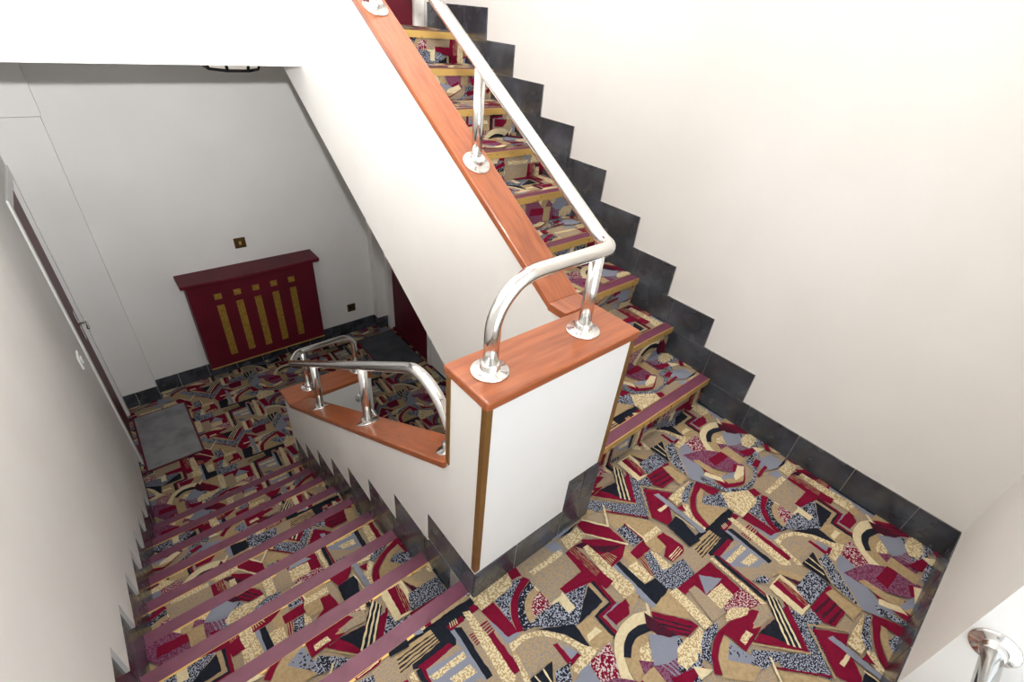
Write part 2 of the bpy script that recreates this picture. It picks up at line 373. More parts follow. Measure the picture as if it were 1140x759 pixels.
poly('C', 'C', [(742, 265), (800, 188), (977, 335), (915, 412)])
poly('C', 'R', [(762, 242), (797, 208), (955, 345), (920, 377)]); stripes('C', 'T', [(785, 222), (935, 362), (958, 342), (800, 202)], 4, 0.35)
poly('C', 'M', [(800, 188), (942, 230), (935, 278)])
poly('C', 'R', [(690, 500), (775, 425), (840, 350), (955, 605), (665, 550)])
poly('C', 'K', [(690, 500), (772, 430), (832, 556)])
poly('C', 'K', [(715, 290), (790, 325), (925, 592), (830, 562)]); stripes('C', 'C', [(715, 290), (830, 562), (925, 592), (790, 325)], 3, 0.42)
path('C', 'R', 13, [(665, 545), (945, 598), (825, 342)])
path('C', 'T', 10, [(655, 560), (960, 612)])
path('C', 'CT', 26, [(442, 112), (712, 345)]); path('C', 'K', 24, [(462, 98), (722, 322)]); path('C', 'R', 11, [(490, 108), (722, 300)])
poly('C', 'KG', [(652, 228), (700, 195), (747, 215), (735, 242), (690, 238)])
poly('C', 'T', [(740, 205), (800, 165), (955, 212), (900, 230), (800, 190)])
poly('C', 'TG', [(640, 375), (690, 388), (655, 455), (700, 470), (760, 400), (715, 345)])
# --- window B
poly('B', 'G', [(270, 215), (330, 190), (420, 340), (520, 380), (410, 400), (330, 370)])
poly('B', 'KG', [(400, 355), (530, 425), (640, 425), (700, 370), (700, 320), (655, 280), (690, 235), (725, 320), (705, 400), (640, 455), (530, 445), (405, 385)])
poly('B', 'P', [(300, 240), (420, 210), (520, 225), (650, 300), (590, 345), (480, 315), (370, 285)])
poly('B', 'R', [(445, 265), (520, 218), (562, 245), (485, 302)])
poly('B', 'T', [(508, 215), (550, 190), (652, 265), (622, 292)])
poly('B', 'R', [(400, 288), (500, 345), (580, 345), (585, 290), (650, 305), (655, 405), (545, 428), (430, 345)])
poly('B', 'T', [(358, 270), (392, 268), (470, 318), (545, 345), (520, 372), (440, 332)])
poly('B', 'C', [(430, 335), (520, 370), (540, 398), (420, 355)])
poly('B', 'G', [(515, 362), (605, 330), (605, 372), (530, 378)])
poly('B', 'T', [(525, 378), (600, 372), (645, 348), (640, 388), (560, 402)])
poly('B', 'C', [(608, 298), (645, 305), (645, 352), (600, 382), (588, 362)])
poly('B', 'M', [(490, 55), (625, 118), (570, 122), (510, 95)])
poly('B', 'G', [(515, 108), (615, 125), (645, 165), (600, 185), (550, 188)])
poly('B', 'KG', [(625, 120), (720, 170), (735, 260), (690, 240), (640, 200)])
poly('B', 'R', [(615, 222), (700, 195), (718, 215), (670, 248)])
poly('B', 'CT', [(628, 150), (660, 123), (702, 150), (707, 180), (670, 202), (633, 185)])
poly('B', 'C', [(690, 195), (765, 205), (725, 228)])
poly('B', 'G', [(715, 265), (800, 238), (862, 280), (840, 312), (750, 330)])
poly('B', 'K', [(835, 312), (885, 255), (872, 292)])
poly('B', 'R', [(688, 300), (710, 262), (742, 275), (722, 312)]); poly('B', 'R', [(718, 357), (760, 298), (778, 310), (732, 367)])
poly('B', 'KG', [(55, 290), (150, 228), (218, 280), (100, 352)])
poly('B', 'R', [(98, 357), (218, 283), (268, 370), (190, 427), (138, 410)]); stripes('B', 'M', [(105, 365), (230, 300), (265, 372), (180, 425)], 3, 0.4)
poly('B', 'T', [(188, 310), (225, 298), (332, 375), (280, 407)])
poly('B', 'KG', [(203, 190), (252, 168), (328, 367), (235, 282)])
path('B', 'T', 9, [(255, 180), (335, 372)])
poly('B', 'K', [(118, 205), (187, 163), (228, 282)])
path('B', 'C', 8, [(135, 198), (205, 246)]); path('B', 'C', 8, [(160, 183), (212, 228)])
path('B', 'T', 9, [(187, 162), (232, 285), (330, 372)])
poly('B', 'CT', [(218, 482), (342, 383), (302, 450), (297, 505), (268, 527)])
poly('B', 'KG', [(298, 455), (350, 388), (368, 393), (342, 440), (330, 500), (310, 522), (293, 485)])
poly('B', 'K', [(215, 640), (270, 578), (400, 722), (340, 759), (300, 720)]); path('B', 'C', 7, [(262, 580), (368, 656)])
poly('B', 'CT', [(298, 510), (332, 520), (352, 580), (432, 655), (415, 672), (330, 602), (300, 552)])
poly('B', 'T', [(405, 515), (552, 540), (455, 637), (420, 590)])
poly('B', 'KG', [(412, 480), (500, 448), (587, 500), (550, 537), (408, 517)])
poly('B', 'R', [(343, 480), (375, 388), (512, 440), (470, 472), (400, 425), (372, 480), (377, 560), (452, 640), (430, 652), (370, 602), (343, 540)])
poly('B', 'T', [(377, 470), (402, 430), (422, 440), (408, 500), (428, 580), (465, 622), (450, 640), (385, 565)])
poly('B', 'CT', [(518, 455), (670, 440), (722, 500), (640, 592), (560, 540)])
poly('B', 'R', [(668, 442), (702, 428), (742, 460), (710, 477)])
poly('B', 'R', [(80, 430), (242, 455), (213, 490), (242, 600), (220, 637), (128, 592)])
path('B', 'T', 11, [(240, 442), (65, 417), (120, 600)])
poly('B', 'G', [(138, 465), (165, 458), (432, 670), (400, 682), (370, 650)])
poly('B', 'C', [(158, 552), (205, 520), (217, 530), (175, 564)])
poly('B', 'R', [(265, 540), (297, 520), (322, 562)])
path('A', 'C', 12, [(545, 203), (690, 238), (664, 122)])
path('A', 'R', 10, [(680, 155), (915, 190)])

PL1, PL2 = Vector((0, 0.728)), Vector((1.101, 0.364))
def rough_edge(pts, rnd):
    out = []
    n = len(pts)
    for i in range(n):
        a, b = Vector(pts[i]), Vector(pts[(i+1) % n]); d = b-a; L = d.length
        if L < 1e-5: continue
        k = max(1, int(L/0.013)); nn = Vector((-d.y, d.x))/L
        for q in range(k):
            p = a + d*(q/k)
            if q: p = p + nn*rnd.uniform(-0.0016, 0.0016)
            out.append((p.x, p.y))
    return out
_rnd = random.Random(3)
def round_arcs(pts):
    """cut only the shallow corners, so that arcs turn smooth and true corners stay"""
    if len(pts) < 7: return pts
    out = []; n = len(pts)
    for i in range(n):
        a, b, c = Vector(pts[i-1]), Vector(pts[i]), Vector(pts[(i+1) % n])
        u, w = b-a, c-b
        if u.length > 1e-6 and w.length > 1e-6 and u.angle(w) < 0.95:
            out.append(tuple(b.lerp(a, 0.28))); out.append(tuple(b.lerp(b+(a+c-b*2)*0.06, 1.0))); out.append(tuple(b.lerp(c, 0.28)))
        else: out.append(pts[i])
    return out
CELL = []
for y, pts in MOT:
    pts = rough_edge(round_arcs(round_arcs(pts)), _rnd)
    xs = [p[0] for p in pts]; ys = [p[1] for p in pts]
    CELL.append((YI[y], pts, min(xs), max(xs), min(ys), max(ys)))
def clip(pts, x0, x1, y0, y1):
    for ax, lim, sg in ((0, x0, 1), (0, x1, -1), (1, y0, 1), (1, y1, -1)):
        out = []; n = len(pts)
        for i in range(n):
            a, b = pts[i], pts[(i+1) % n]; da, db = (a[ax]-lim)*sg, (b[ax]-lim)*sg
            if da >= 0: out.append(a)
            if (da >= 0) != (db >= 0):
                t = da/(da-db); out.append((a[0]+(b[0]-a[0])*t, a[1]+(b[1]-a[1])*t))
        pts = out
        if len(pts) < 3: return []
    return pts
def carpet(name, parent, org, ux, uy, w, h, pu, pv, base='TG', off=0.004, eps=0.00004):
    """a piece of carpet: origin corner, two unit axes, size, and where its corner lies in the pattern"""
    org = Vector(org); ux = Vector(ux); uy = Vector(uy); nz = ux.cross(uy)
    V, Fc, Mi = [], [], []
    def put(pts, lev, mi):
        s = len(V)
        for p in pts: V.append(tuple(org + ux*(p[0]-pu) + uy*(p[1]-pv) + nz*(off + lev*eps)))
        Fc.append(list(range(s, s+len(pts)))); Mi.append(mi)
    put([(pu, pv), (pu+w, pv), (pu+w, pv+h), (pu, pv+h)], 0, YI[base])
    # sides
    c = [org, org+ux*w, org+ux*w+uy*h, org+uy*h]
    for i in range(4):
        s = len(V); a, b = c[i], c[(i+1) % 4]
        V.extend([tuple(a), tuple(b), tuple(b+nz*off), tuple(a+nz*off)]); Fc.append([s, s+1, s+2, s+3]); Mi.append(YI['T'])
    i0, i1 = int(math.floor((pu-3.2)/PL2.x)), int(math.ceil((pu+w)/PL2.x))+1
    for lev, (mi, pts, ax, bx, ay, by) in enumerate(CELL):
        for i in range(i0, i1):
            dx = PL2.x*i
            if bx+dx < pu or ax+dx > pu+w: continue
            dy0 = PL2.y*i
            j0 = int(math.floor((pv-by-dy0)/PL1.y)); j1 = int(math.ceil((pv+h-ay-dy0)/PL1.y))
            for j in range(j0, j1+1):
                dy = dy0 + PL1.y*j
                if by+dy < pv or ay+dy > pv+h: continue
                q = clip([(p[0]+dx, p[1]+dy) for p in pts], pu, pu+w, pv, pv+h)
                if q: put(q, lev+1, mi)
    me = bpy.data.meshes.new(name); me.from_pydata(V, [], Fc); me.update()
    for k in YK: me.materials.append(YARN[k])
    me.polygons.foreach_set('material_index', Mi)
    return link(name, me, parent)

# ------------------------------------------------------------------ floors
CT = 0.004
fl = empty('floor', (1, 0.1, 0), 'half landing floor covered in art deco patterned carpet', 'floor', kind='structure')
def child_box(*a, **k): return obj_box(*a, **k)
bm = bmesh.new()
add_box(bm, XL-0.02, XR+0.02, -0.72, YP, -0.2, -CT)
add_box(bm, XL-0.02, XP1, YP, y_dn(0)-0.012, -0.2, -CT)
add_box(bm, XP1, XR+0.02, YP, 0.79, -0.2, -CT)
o = link('slab', meshify(bm, 'slab'), fl, CONC); o.location = -fl.location
def floor_carpet(parent, x0, x1, y0, y1, z, pu=None, pv=None):
    o = carpet('carpet', parent, (x0, y0, z-CT), (1, 0, 0), (0, 1, 0), x1-x0, y1-y0, x0 if pu is None else pu, y0 if pv is None else pv)
    o.location = -parent.location; return o
floor_carpet(fl, XL-0.012, XR, -0.60, YP, 0)
floor_carpet(fl, XL-0.012, XP1, YP, y_dn(0)-0.057, 0)
floor_carpet(fl, XP2, XR, YP, y_up(1)+0.012, 0)
fh = empty('floor', (1, 3.6, ZH), 'lower hall floor covered in art deco patterned carpet', 'floor', kind='structure')
o = obj_box('slab', XL-0.1, XR+0.1, 0.9, YFAR+0.05, ZH-0.15, ZH-CT, CONC, fh); o.location = -fh.location
floor_carpet(fh, XL-0.012, XR, y_dn(8)-0.03, YFAR, ZH, pv=y_dn(8)-0.03+9*RI+0.2)
floor_carpet(fh, XP2+0.02, XR, 1.0, y_dn(8)-0.03, ZH, pv=1.0+9*RI+0.2)
fu = empty('floor', (1, 3.3, ZU), 'upper floor at the head of the ascending stairs', 'floor', kind='structure')
o = obj_box('slab', XL-0.02, XR+0.02, 3.06, YFAR, ZCEIL+0.005, ZU-CT, CONC, fu); o.location = -fu.location
floor_carpet(fu, XP2, XR, y_up(9)+0.058, YUP, ZU, pv=y_up(9)+1.8)

# ------------------------------------------------------------------ stair flights
down = empty('stair_flight', (0.07, 0.73, 0), 'carpeted stair flight with plum nosings descending to the lower hall', 'staircase')
up = empty('stair_flight', (1.65, 0.76, 0), 'carpeted stair flight with plum nosings and brass edges climbing to the upper floor', 'staircase')
def local(o, root):
    o.location = -root.location if o.parent is root else (0, 0, 0); return o
DX0, DX1 = XL-0.011, XP1+0.004
for j in range(0, 9):
    z = -RI*j; ye = y_dn(j); yb = y_dn(j-1)-0.02 if j else ye-0.06
    if j == 0:
        st = obj_prism('step', [(ye-0.012, -0.2), (ye-0.012, z-CT), (ye-0.013, z-CT), (ye-0.013, -0.2)], 'x', DX0, DX1, CONC, down)
    else:
        st = obj_prism('step', [(yb, z-CT), (ye-0.012, z-CT), (ye-0.012, z-RI-0.02), (yb, z-RI+0.02)], 'x', DX0, DX1, CONC, down)
    st.location = -down.location
    if j: carpet('tread_carpet', st, (DX0, yb, z-CT), (1, 0, 0), (0, 1, 0), DX1-DX0, ye-0.057-yb, DX0, yb+RI*j)
    carpet('riser_carpet', st, (DX1, ye-0.012, z-RI), (-1, 0, 0), (0, 0, 1), DX1-DX0, RI-0.02, DX0, ye+RI*j)
    ns = obj_prism('nosing_strip', [(ye-0.055, z+0.0005), (ye, z+0.0015), (ye+0.001, z-0.03), (ye-0.006, z-0.03), (ye-0.008, z-0.006), (ye-0.055, z-0.006)], 'x', DX0, DX1, VINYL, st)
    obj_prism('brass_edging', [(ye-0.062, z+0.003), (ye-0.0545, z+0.003), (ye-0.0545, z-0.004), (ye-0.062, z-0.004)], 'x', DX0, DX1, BRASS, st)
UX0, UX1 = XP2+0.0005, XR-0.006
for i in range(1, 10):
    z = RI*i; yf = y_up(i); yb = y_up(i+1)+0.02 if i < 9 else 3.062
    st = obj_prism('step', [(yf+0.02, z-RI-0.004), (yf+0.02, z-CT), (yb, z-CT), (yb, max(z_soff(yb), z-0.22) if i < 9 else ZCEIL+0.006), (yf+0.02, z_soff(yf+0.02) if i > 1 else -0.2)], 'x', UX0, UX1, CONC, up)
    st.location = -up.location
    if i < 9: carpet('tread_carpet', st, (UX0, yf+0.058, z-CT), (1, 0, 0), (0, 1, 0), UX1-UX0, yb-yf-0.058, UX0, yf+0.058+RI*i)
    carpet('riser_carpet', st, (UX0, yf+0.02, z-RI), (1, 0, 0), (0, 0, 1), UX1-UX0, RI-0.004, UX0, yf+RI*(i-1)+0.02)
    obj_prism('nosing_strip', [(yf+0.004, z+0.001), (yf+0.056, z+0.001), (yf+0.056, z-0.006), (yf+0.004, z-0.006)], 'x', UX0, UX1, VINYL, st)
    obj_prism('brass_edging', [(yf, z+0.0022), (yf+0.0045, z+0.0022), (yf+0.0045, z-0.033), (yf, z-0.034)], 'x', UX0, UX1, BRASS, st)
    obj_prism('brass_trim_line', [(yf+0.056, z+0.002), (yf+0.059, z+0.002), (yf+0.059, z-0.004), (yf+0.056, z-0.004)], 'x', UX0, UX1, BRASS, st)

# ------------------------------------------------------------------ walls
def wall(name, label): return empty(name, (0, 0, 0), label, 'wall', kind='structure')
def saw(z_end):
    """lower edge of the plaster along the descending flight, from the landing down to the hall"""
    pts = [(YP, HSK)]
    k = 1
    while k <= 9:
        pts.append((t_dn(k), HSK-RI*(k-1))); pts.append((t_dn(k), HSK-RI*k)); k += 1
    return pts
# left wall ---------------------------------------------------------------
YD0, YD1, ZD = 3.75, 4.38, 0.52
bm = bmesh.new()
tooth = saw(0)
add_prism(bm, [(-0.72, HSK)] + tooth + [(YD0-0.02, HSK-9*RI), (YD0-0.02, ZTOP), (-0.72, ZTOP)], 'x', XL, XL-0.017)
add_prism(bm, [(-0.72, -0.2), (y_dn(0), -0.2), (y_dn(0)+0.05, -0.4), (y_dn(8)-0.3, ZH-0.1), (YD0-0.02, ZH-0.1), (YD0-0.02, ZTOP), (-0.72, ZTOP)], 'x', XL-0.017, XL-0.15)
add_box(bm, XL-0.15, XL, YD0-0.02, YD1+0.02, ZD+0.02, ZTOP)
add_box(bm, XL-0.15, XL, YD1+0.02, YFAR+0.12, ZH-0.1, ZTOP)
wl = link('wall_left', meshify(bm, 'wall_left'), None, PLASTER); tag(wl, 'white plaster wall beside the descending stairs', 'wall', kind='structure')
# right wall --------------------------------------------------------------
bm = bmesh.new()
add_box(bm, XR, XR+0.15, -0.75, 3.52, ZH-0.1, ZTOP)
add_box(bm, XR, XR+0.15, 3.52, 4.48, ZD+0.02, ZTOP)
add_box(bm, XR, XR+0.15, 4.48, YFAR+0.12, ZH-0.1, ZTOP)
add_box(bm, XR+0.10, XR+0.15, 3.52, 4.48, ZH-0.1, ZD+0.02)
wr = link('wall_right', meshify(bm, 'wall_right'), None, PLASTER); tag(wr, 'tall white plaster wall beside the ascending stairs', 'wall', kind='structure')
# far wall of the hall with its two nibs ---------------------------------
bm = bmesh.new()
add_box(bm, XL-0.15, XR+0.15, YFAR, YFAR+0.12, ZH-0.1, ZCEIL+0.1)
add_box(bm, XL, -0.135, 4.455, YFAR, ZH+HSK, 0.866)
add_box(bm, XL, -0.128, 4.448, YFAR, 0.870, ZCEIL)
add_box(bm, XL, -0.135, 4.463, YFAR, ZH-0.02, ZH+HSK)
add_box(bm, 2.035, XR, 4.465, YFAR, ZH+HSK, ZCEIL)
add_box(bm, 2.035, XR, 4.473, YFAR, ZH-0.02, ZH+HSK)
o = link('wall_far', meshify(bm, 'wall_far'), None, PLASTER); tag(o, 'far white wall of the lower hall behind the radiator cover', 'wall', kind='structure')
obj_box('cover_strip', -0.285, -0.279, 4.452, 4.456, ZH+HSK, 0.866, PLASTER, o)
# upper floor end wall + parapet ------------------------------------------
bm = bmesh.new()
add_box(bm, XL-0.15, XR+0.15, YUP, YUP+0.1, ZU-0.003, ZTOP)
o = link('wall_upper', meshify(bm, 'wall_upper'), None, PLASTER); tag(o, 'white end wall of the upper floor around the burgundy door', 'wall', kind='structure')
bm = bmesh.new()
add_box(bm, XL, 1.0125, YBEAM, 3.058, ZCEIL, 2.42)
o = link('wall_parapet', meshify(bm, 'wall_parapet'), None, PLASTER); tag(o, 'white parapet edge of the upper floor overhanging the hall', 'wall', kind='structure')
obj_box('capping', XL+0.002, 1.0125, YBEAM-0.01, 3.07, 2.421, 2.45, WOODX, o, 0.006)
# near wall with window recess --------------------------------------------
bm = bmesh.new()
add_box(bm, XNIB, XR+0.15, -0.72, YN, HSK, ZTOP)
add_box(bm, XNIB+0.004, XR+0.15, -0.72, YN-0.004, -0.2, HSK)
add_box(bm, XL-0.15, -0.30, -0.72, -0.58, 0, ZTOP)
add_box(bm, -0.30, XNIB, -0.72, -0.58, -0.2, 0.25)
add_box(bm, -0.30, XNIB, -0.72, -0.58, 3.35, ZTOP)
o = link('wall_near', meshify(bm, 'wall_near'), None, PLASTER); tag(o, 'short white wall beside the landing window with a rail flange', 'wall', kind='structure')
wd = empty('window_1', (0.52, -0.62, 0.25), 'tall landing window behind the guard rail', 'window', kind='structure')
for nm, a in (('frame_rail', (-0.30, XNIB, 0.25, 0.31)), ('frame_rail', (-0.30, XNIB, 3.29, 3.35)), ('frame_stile', (-0.30, -0.25, 0.31, 3.29)), ('frame_stile', (XNIB-0.05, XNIB, 0.31, 3.29)),
              ('mullion', (0.50, 0.54, 0.31, 3.29)), ('transom', (-0.25, 0.50, 1.78, 1.82)), ('transom', (0.54, XNIB-0.05, 1.78, 1.82))):
    q = obj_box(nm, a[0], a[1], -0.65, -0.60, a[2], a[3], GLOSSW, wd, 0.004); q.location = -wd.location
for x0, x1 in ((-0.25, 0.50), (0.54, XNIB-0.05)):
    for z0, z1 in ((0.31, 1.78), (1.82, 3.29)):
        q = obj_box('pane', x0, x1, -0.628, -0.624, z0, z1, GLASS, wd); q.location = -wd.location
# ceilings -----------------------------------------------------------------
bm = bmesh.new(); add_box(bm, XL-0.15, XR+0.15, -0.75, YUP+0.1, ZTOP, ZTOP+0.1)
o = link('ceiling', meshify(bm, 'ceiling'), None, PLASTER); tag(o, 'white ceiling high over the stairwell', 'ceiling', kind='structure')
bm = bmesh.new(); add_box(bm, XL, XR, 3.06, YFAR, ZCEIL-0.015, ZCEIL+0.005)
o = link('ceiling', meshify(bm, 'ceiling'), None, PLASTER); tag(o, 'white ceiling of the lower hall', 'ceiling', kind='structure')
# sealing slabs outside the hall below the landing
bm = bmesh.new(); add_box(bm, XPI+0.002, XR, 0.86, 0.92, ZH-0.1, -0.2)
o = link('wall_cellar', meshify(bm, 'wall_cellar'), None, PLASTER); tag(o, 'white wall closing the hall beneath the landing', 'wall', kind='structure')

# middle wall: pier, sloping parapet, lower newel ---------------------------
wm = wall('wall_middle', 'white middle wall of pier, sloping parapet and low end pier between the flights')
XPI = XP1+0.112
bm = bmesh.new()
out = tooth[:17]
outline = [(YP, HSK)] + tooth[1:17] + [(2.862, HSK-RI*8), (2.862, -0.65), (2.68, -0.65), (YPB, z_capd(YPB)-0.028), (YPB, HP-0.03), (YP, HP-0.03)]
outline = [p for i, p in enumerate(outline) if i == 0 or p != outline[i-1]]
add_prism(bm, outline, 'x', XP1, XP1+0.007)
add_prism(bm, [(YP+0.004, -0.2), (YP+0.004, HP-0.03), (YPB, HP-0.03), (YPB, z_capd(YPB)-0.028), (2.68, -0.65), (2.862, -0.65), (2.862, ZH-0.05), (y_dn(8)-0.35, ZH-0.05), (0.86, -0.45), (0.84, -0.2)], 'x', XP1+0.007, XPI)
pa = link('parapet_body', meshify(bm, 'parapet_body'), wm, PLASTER)
bm = bmesh.new()
prof = [(XP1+0.004, HSK), (0.960, HSK), (0.960, HSK+RI), (XP2, HSK+RI), (XP2, HP-0.03), (XP1+0.004, HP-0.03)]
add_prism(bm, prof, 'y', YP, YP+0.006)
add_box(bm, XPI-0.01, XP2, YP+0.006, YPB, -0.2, HP-0.03)
link('pier_body', meshify(bm, 'pier_body'), wm, PLASTER)
bm = bmesh.new(); add_box(bm, XPI-0.01, XP2, 2.69, 2.862, ZH-0.05, -0.65)
link('end_pier_body', meshify(bm, 'end_pier_body'), wm, PLASTER)
# wooden cappings
obj_box('capping', XP1-0.008, XP2+0.008, YP-0.010, YPB+0.010, HP-0.0295, HP, WOODX, wm, 0.007, 3)
def sloped(y0, z0, y1, z1, th): return [(y0, z0), (y1, z1), (y1, z1-th), (y0, z0-th)]
obj_prism('capping', sloped(YPB+0.001, z_capd(YPB+0.001), 2.69, z_capd(2.69), 0.03), 'x', XP1-0.012, XPI+0.012, WOODY, wm, 0.006)
bm = bmesh.new()
L = [(XP1-0.012, 2.672), (XPI+0.012, 2.672), (XP2+0.010, 2.672), (XP2+0.010, 2.875), (XP1-0.012, 2.875)]
zc = z_capd(2.69)
add_prism(bm, [(XP1-0.012, 2.688), (XP2+0.010, 2.688), (XP2+0.010, 2.875), (XP1-0.012, 2.875)], 'z', zc-0.03, zc+0.0005)
bmesh.ops.recalc_face_normals(bm, faces=bm.faces); bevel(bm, 0.006)
link('capping', meshify(bm, 'capping'), wm, WOODX)
# bronze corner strips
def corner(name, x, y, z0, z1, sx, sy, w=0.017, t=0.003):
    bm = bmesh.new()
    pts = [(x-sx*t, y-sy*t), (x+sx*w, y-sy*t), (x+sx*w, y), (x, y), (x, y+sy*w), (x-sx*t, y+sy*w)]
    add_prism(bm, pts, 'z', z0, z1); return link(name, meshify(bm, name), wm, BRONZE)
corner('corner_strip', XP1, YP, HSK+0.015, HP-0.03, 1, 1)
corner('corner_strip', XP2, YP, HSK+RI, HP-0.03, -1, 1)
corner('corner_strip', XP1, YPB, z_capd(YPB)-0.004, HP-0.03, 1, -1, 0.015)

# string wall of the ascending flight
ws = wall('wall_string', 'white side wall of the ascending flight below its wooden capping')
XS0, XS1 = 1.0135, XP2-0.006
bm = bmesh.new()
yt = 2.90
add_prism(bm, [(YPB+0.001, -0.2), (3.233, ZCEIL), (3.06, ZCEIL), (3.06, 2.42), (yt, 2.42), (yt, z_capu(yt)-0.03), (0.905, 0.884), (YPB+0.001, 0.884)], 'x', XS0, XS1)
link('string_body', meshify(bm, 'string_body'), ws, PLASTER)
bm = bmesh.new(); add_prism(bm, [(0.84, -0.2), (3.233, ZCEIL-0.002), (3.06, ZCEIL-0.002), (0.84, -0.187)], 'x', XS1, XR-0.001)
bm.free()
obj_box('capping', XS0-0.012, XP2+0.006, YPB+0.011, 0.916, 0.8845, 0.914, WOODY, ws, 0.005)
obj_prism('capping', sloped(0.908, z_capu(0.908), yt-0.002, z_capu(yt-0.002), 0.03), 'x', XS0-0.012, XP2+0.006, WOODY, ws, 0.006)

# ------------------------------------------------------------------ skirting tiles
def base(name, label): return empty(name, (0, 0, 0), label, 'skirting', kind='structure')
def tiles_x(parent, x0, x1, y0, y1, z0, z1, joints):
    """tiles on a wall of constant x"""
    ys = [y0] + [j for j in sorted(joints) if y0+0.015 < j < y1-0.015] + [y1]
    for a, b in zip(ys, ys[1:]):
        obj_box('tile', min(x0, x1), max(x0, x1), a+0.0014, b-0.0014, z0+0.0008, z1-0.0008, TILE, parent, 0.0008, 1)
def tiles_y(parent, y0, y1, x0, x1, z0, z1, joints):
    xs = [x0] + [j for j in sorted(joints) if x0+0.015 < j < x1-0.015] + [x1]
    for a, b in zip(xs, xs[1:]):
        obj_box('tile', a+0.0014, b-0.0014, min(y0, y1), max(y0, y1), z0+0.0008, z1-0.0008, TILE, parent, 0.0008, 1)
TW = 0.245
br = base('baseboard_right', 'black slate skirting tiles stepping up the right wall')
tiles_x(br, XR, XR-0.008, YN, y_up(1)+0.018, 0.0, HSK, [-0.214+TW*k for k in range(4)])
for k in range(1, 9): tiles_x(br, XR, XR-0.008, t_up(k), y_up(k+1)+0.018, HSK+RI*(k-1), HSK+RI*k, [t_up(k)+0.24])
tiles_x(br, XR, XR-0.008, t_up(9), 3.53, HSK+RI*8, HSK+RI*9, [t_up(9)+TW*k for k in range(1, 4)])
obj_box('grout_bed', XR-0.004, XR, YN, y_up(1)+0.018, 0, HSK, GROUT, br)
for k in range(1, 9): obj_box('grout_bed', XR-0.004, XR, t_up(k), y_up(k+1)+0.018, HSK+RI*(k-1), HSK+RI*k, GROUT, br)
bn = base('baseboard_near', 'black slate skirting tiles under the short wall by the landing window')
tiles_y(bn, YN-0.004, YN+0.004, XNIB, XR-0.009, 0, HSK, [1.746, 1.50, 1.991])
tiles_x(bn, XNIB+0.003, XNIB-0.004, -0.575, YN-0.004, 0, HSK, [])
bl = base('baseboard_left', 'black slate skirting tiles stepping down the left wall')
tiles_x(bl, XL-0.017, XL-0.011, -0.575, t_dn(1), -0.001, HSK, [0.94-TW*k for k in range(1, 8)])
for j in range(1, 9): tiles_x(bl, XL-0.017, XL-0.011, y_dn(j-1)-0.012, t_dn(j+1), HSK-RI*(j+1), HSK-RI*j, [t_dn(j+1)-0.24])
tiles_x(bl, XL-0.017, XL-0.011, y_dn(8)-0.012, YD0-0.07, ZH, ZH+HSK, [t_dn(9)+TW*k for k in range(4)])
bp = base('baseboard_middle', 'black slate skirting tiles around the pier and down the parapet')
tiles_y(bp, YP-0.004, YP+0.004, XP1+0.001, 0.960, 0, HSK, [0.736]); tiles_y(bp, YP-0.004, YP+0.004, 0.960, XP2, 0, HSK, [])
tiles_y(bp, YP-0.004, YP+0.004, 0.960, XP2, HSK, HSK+RI, [1.045])
tiles_x(bp, XP1+0.007, XP1+0.001, YP+0.005, t_dn(1), 0, HSK, [y_dn(0)-0.012])
for j in range(1, 8): tiles_x(bp, XP1+0.007, XP1+0.001, y_dn(j-1)-0.012, t_dn(j+1), HSK-RI*(j+1), HSK-RI*j, [t_dn(j+1)-0.24])
tiles_x(bp, XP1+0.007, XP1+0.001, y_dn(7)-0.012, 2.862, HSK-RI*9, HSK-RI*8, [])
obj_box('grout_bed', XP1+0.004, XP2-0.001, YP-0.0025, YP+0.003, 0, HSK-0.001, GROUT, bp)
obj_box('grout_bed', XNIB+0.002, XR-0.009, YN-0.004, YN+0.0025, 0, HSK-0.001, GROUT, bn)
bf = base('baseboard_far', 'black slate skirting tiles along the far wall of the lower hall')
tiles_y(bf, YFAR, YFAR-0.008, -0.134, 2.034, ZH, ZH+HSK, [0.045+TW*k for k in range(9)])
tiles_y(bf, 4.463, 4.456, XL, -0.135, ZH, ZH+HSK, [-0.30]); tiles_y(bf, 4.473, 4.466, 2.035, XR-0.001, ZH, ZH+HSK, [])
tiles_x(bf, -0.135, -0.129, 4.458, YFAR-0.009, ZH, ZH+HSK, []); tiles_x(bf, 2.035, 2.029, 4.468, YFAR-0.009, ZH, ZH+HSK, [])

# ------------------------------------------------------------------ doors
def lever(parent, cen, d, along):
    """lever handle: plate normal d, lever runs along"""
    d = Vector(d); a = Vector(along); c = Vector(cen)
    bm = bmesh.new(); lathe(bm, [(0.024, 0), (0.024, 0.005), (0.009, 0.008), (0.008, 0.045)], c, d, 16)
    add_tube(bm, fillet([c+d*0.03, c+d*0.05, c+d*0.05+a*0.11], [0.012], 5), 0.008, 10)
    return link('door_handle', meshify(bm, 'door_handle', True), parent, STEEL)
def put(o, root): o.location = -root.location; return o
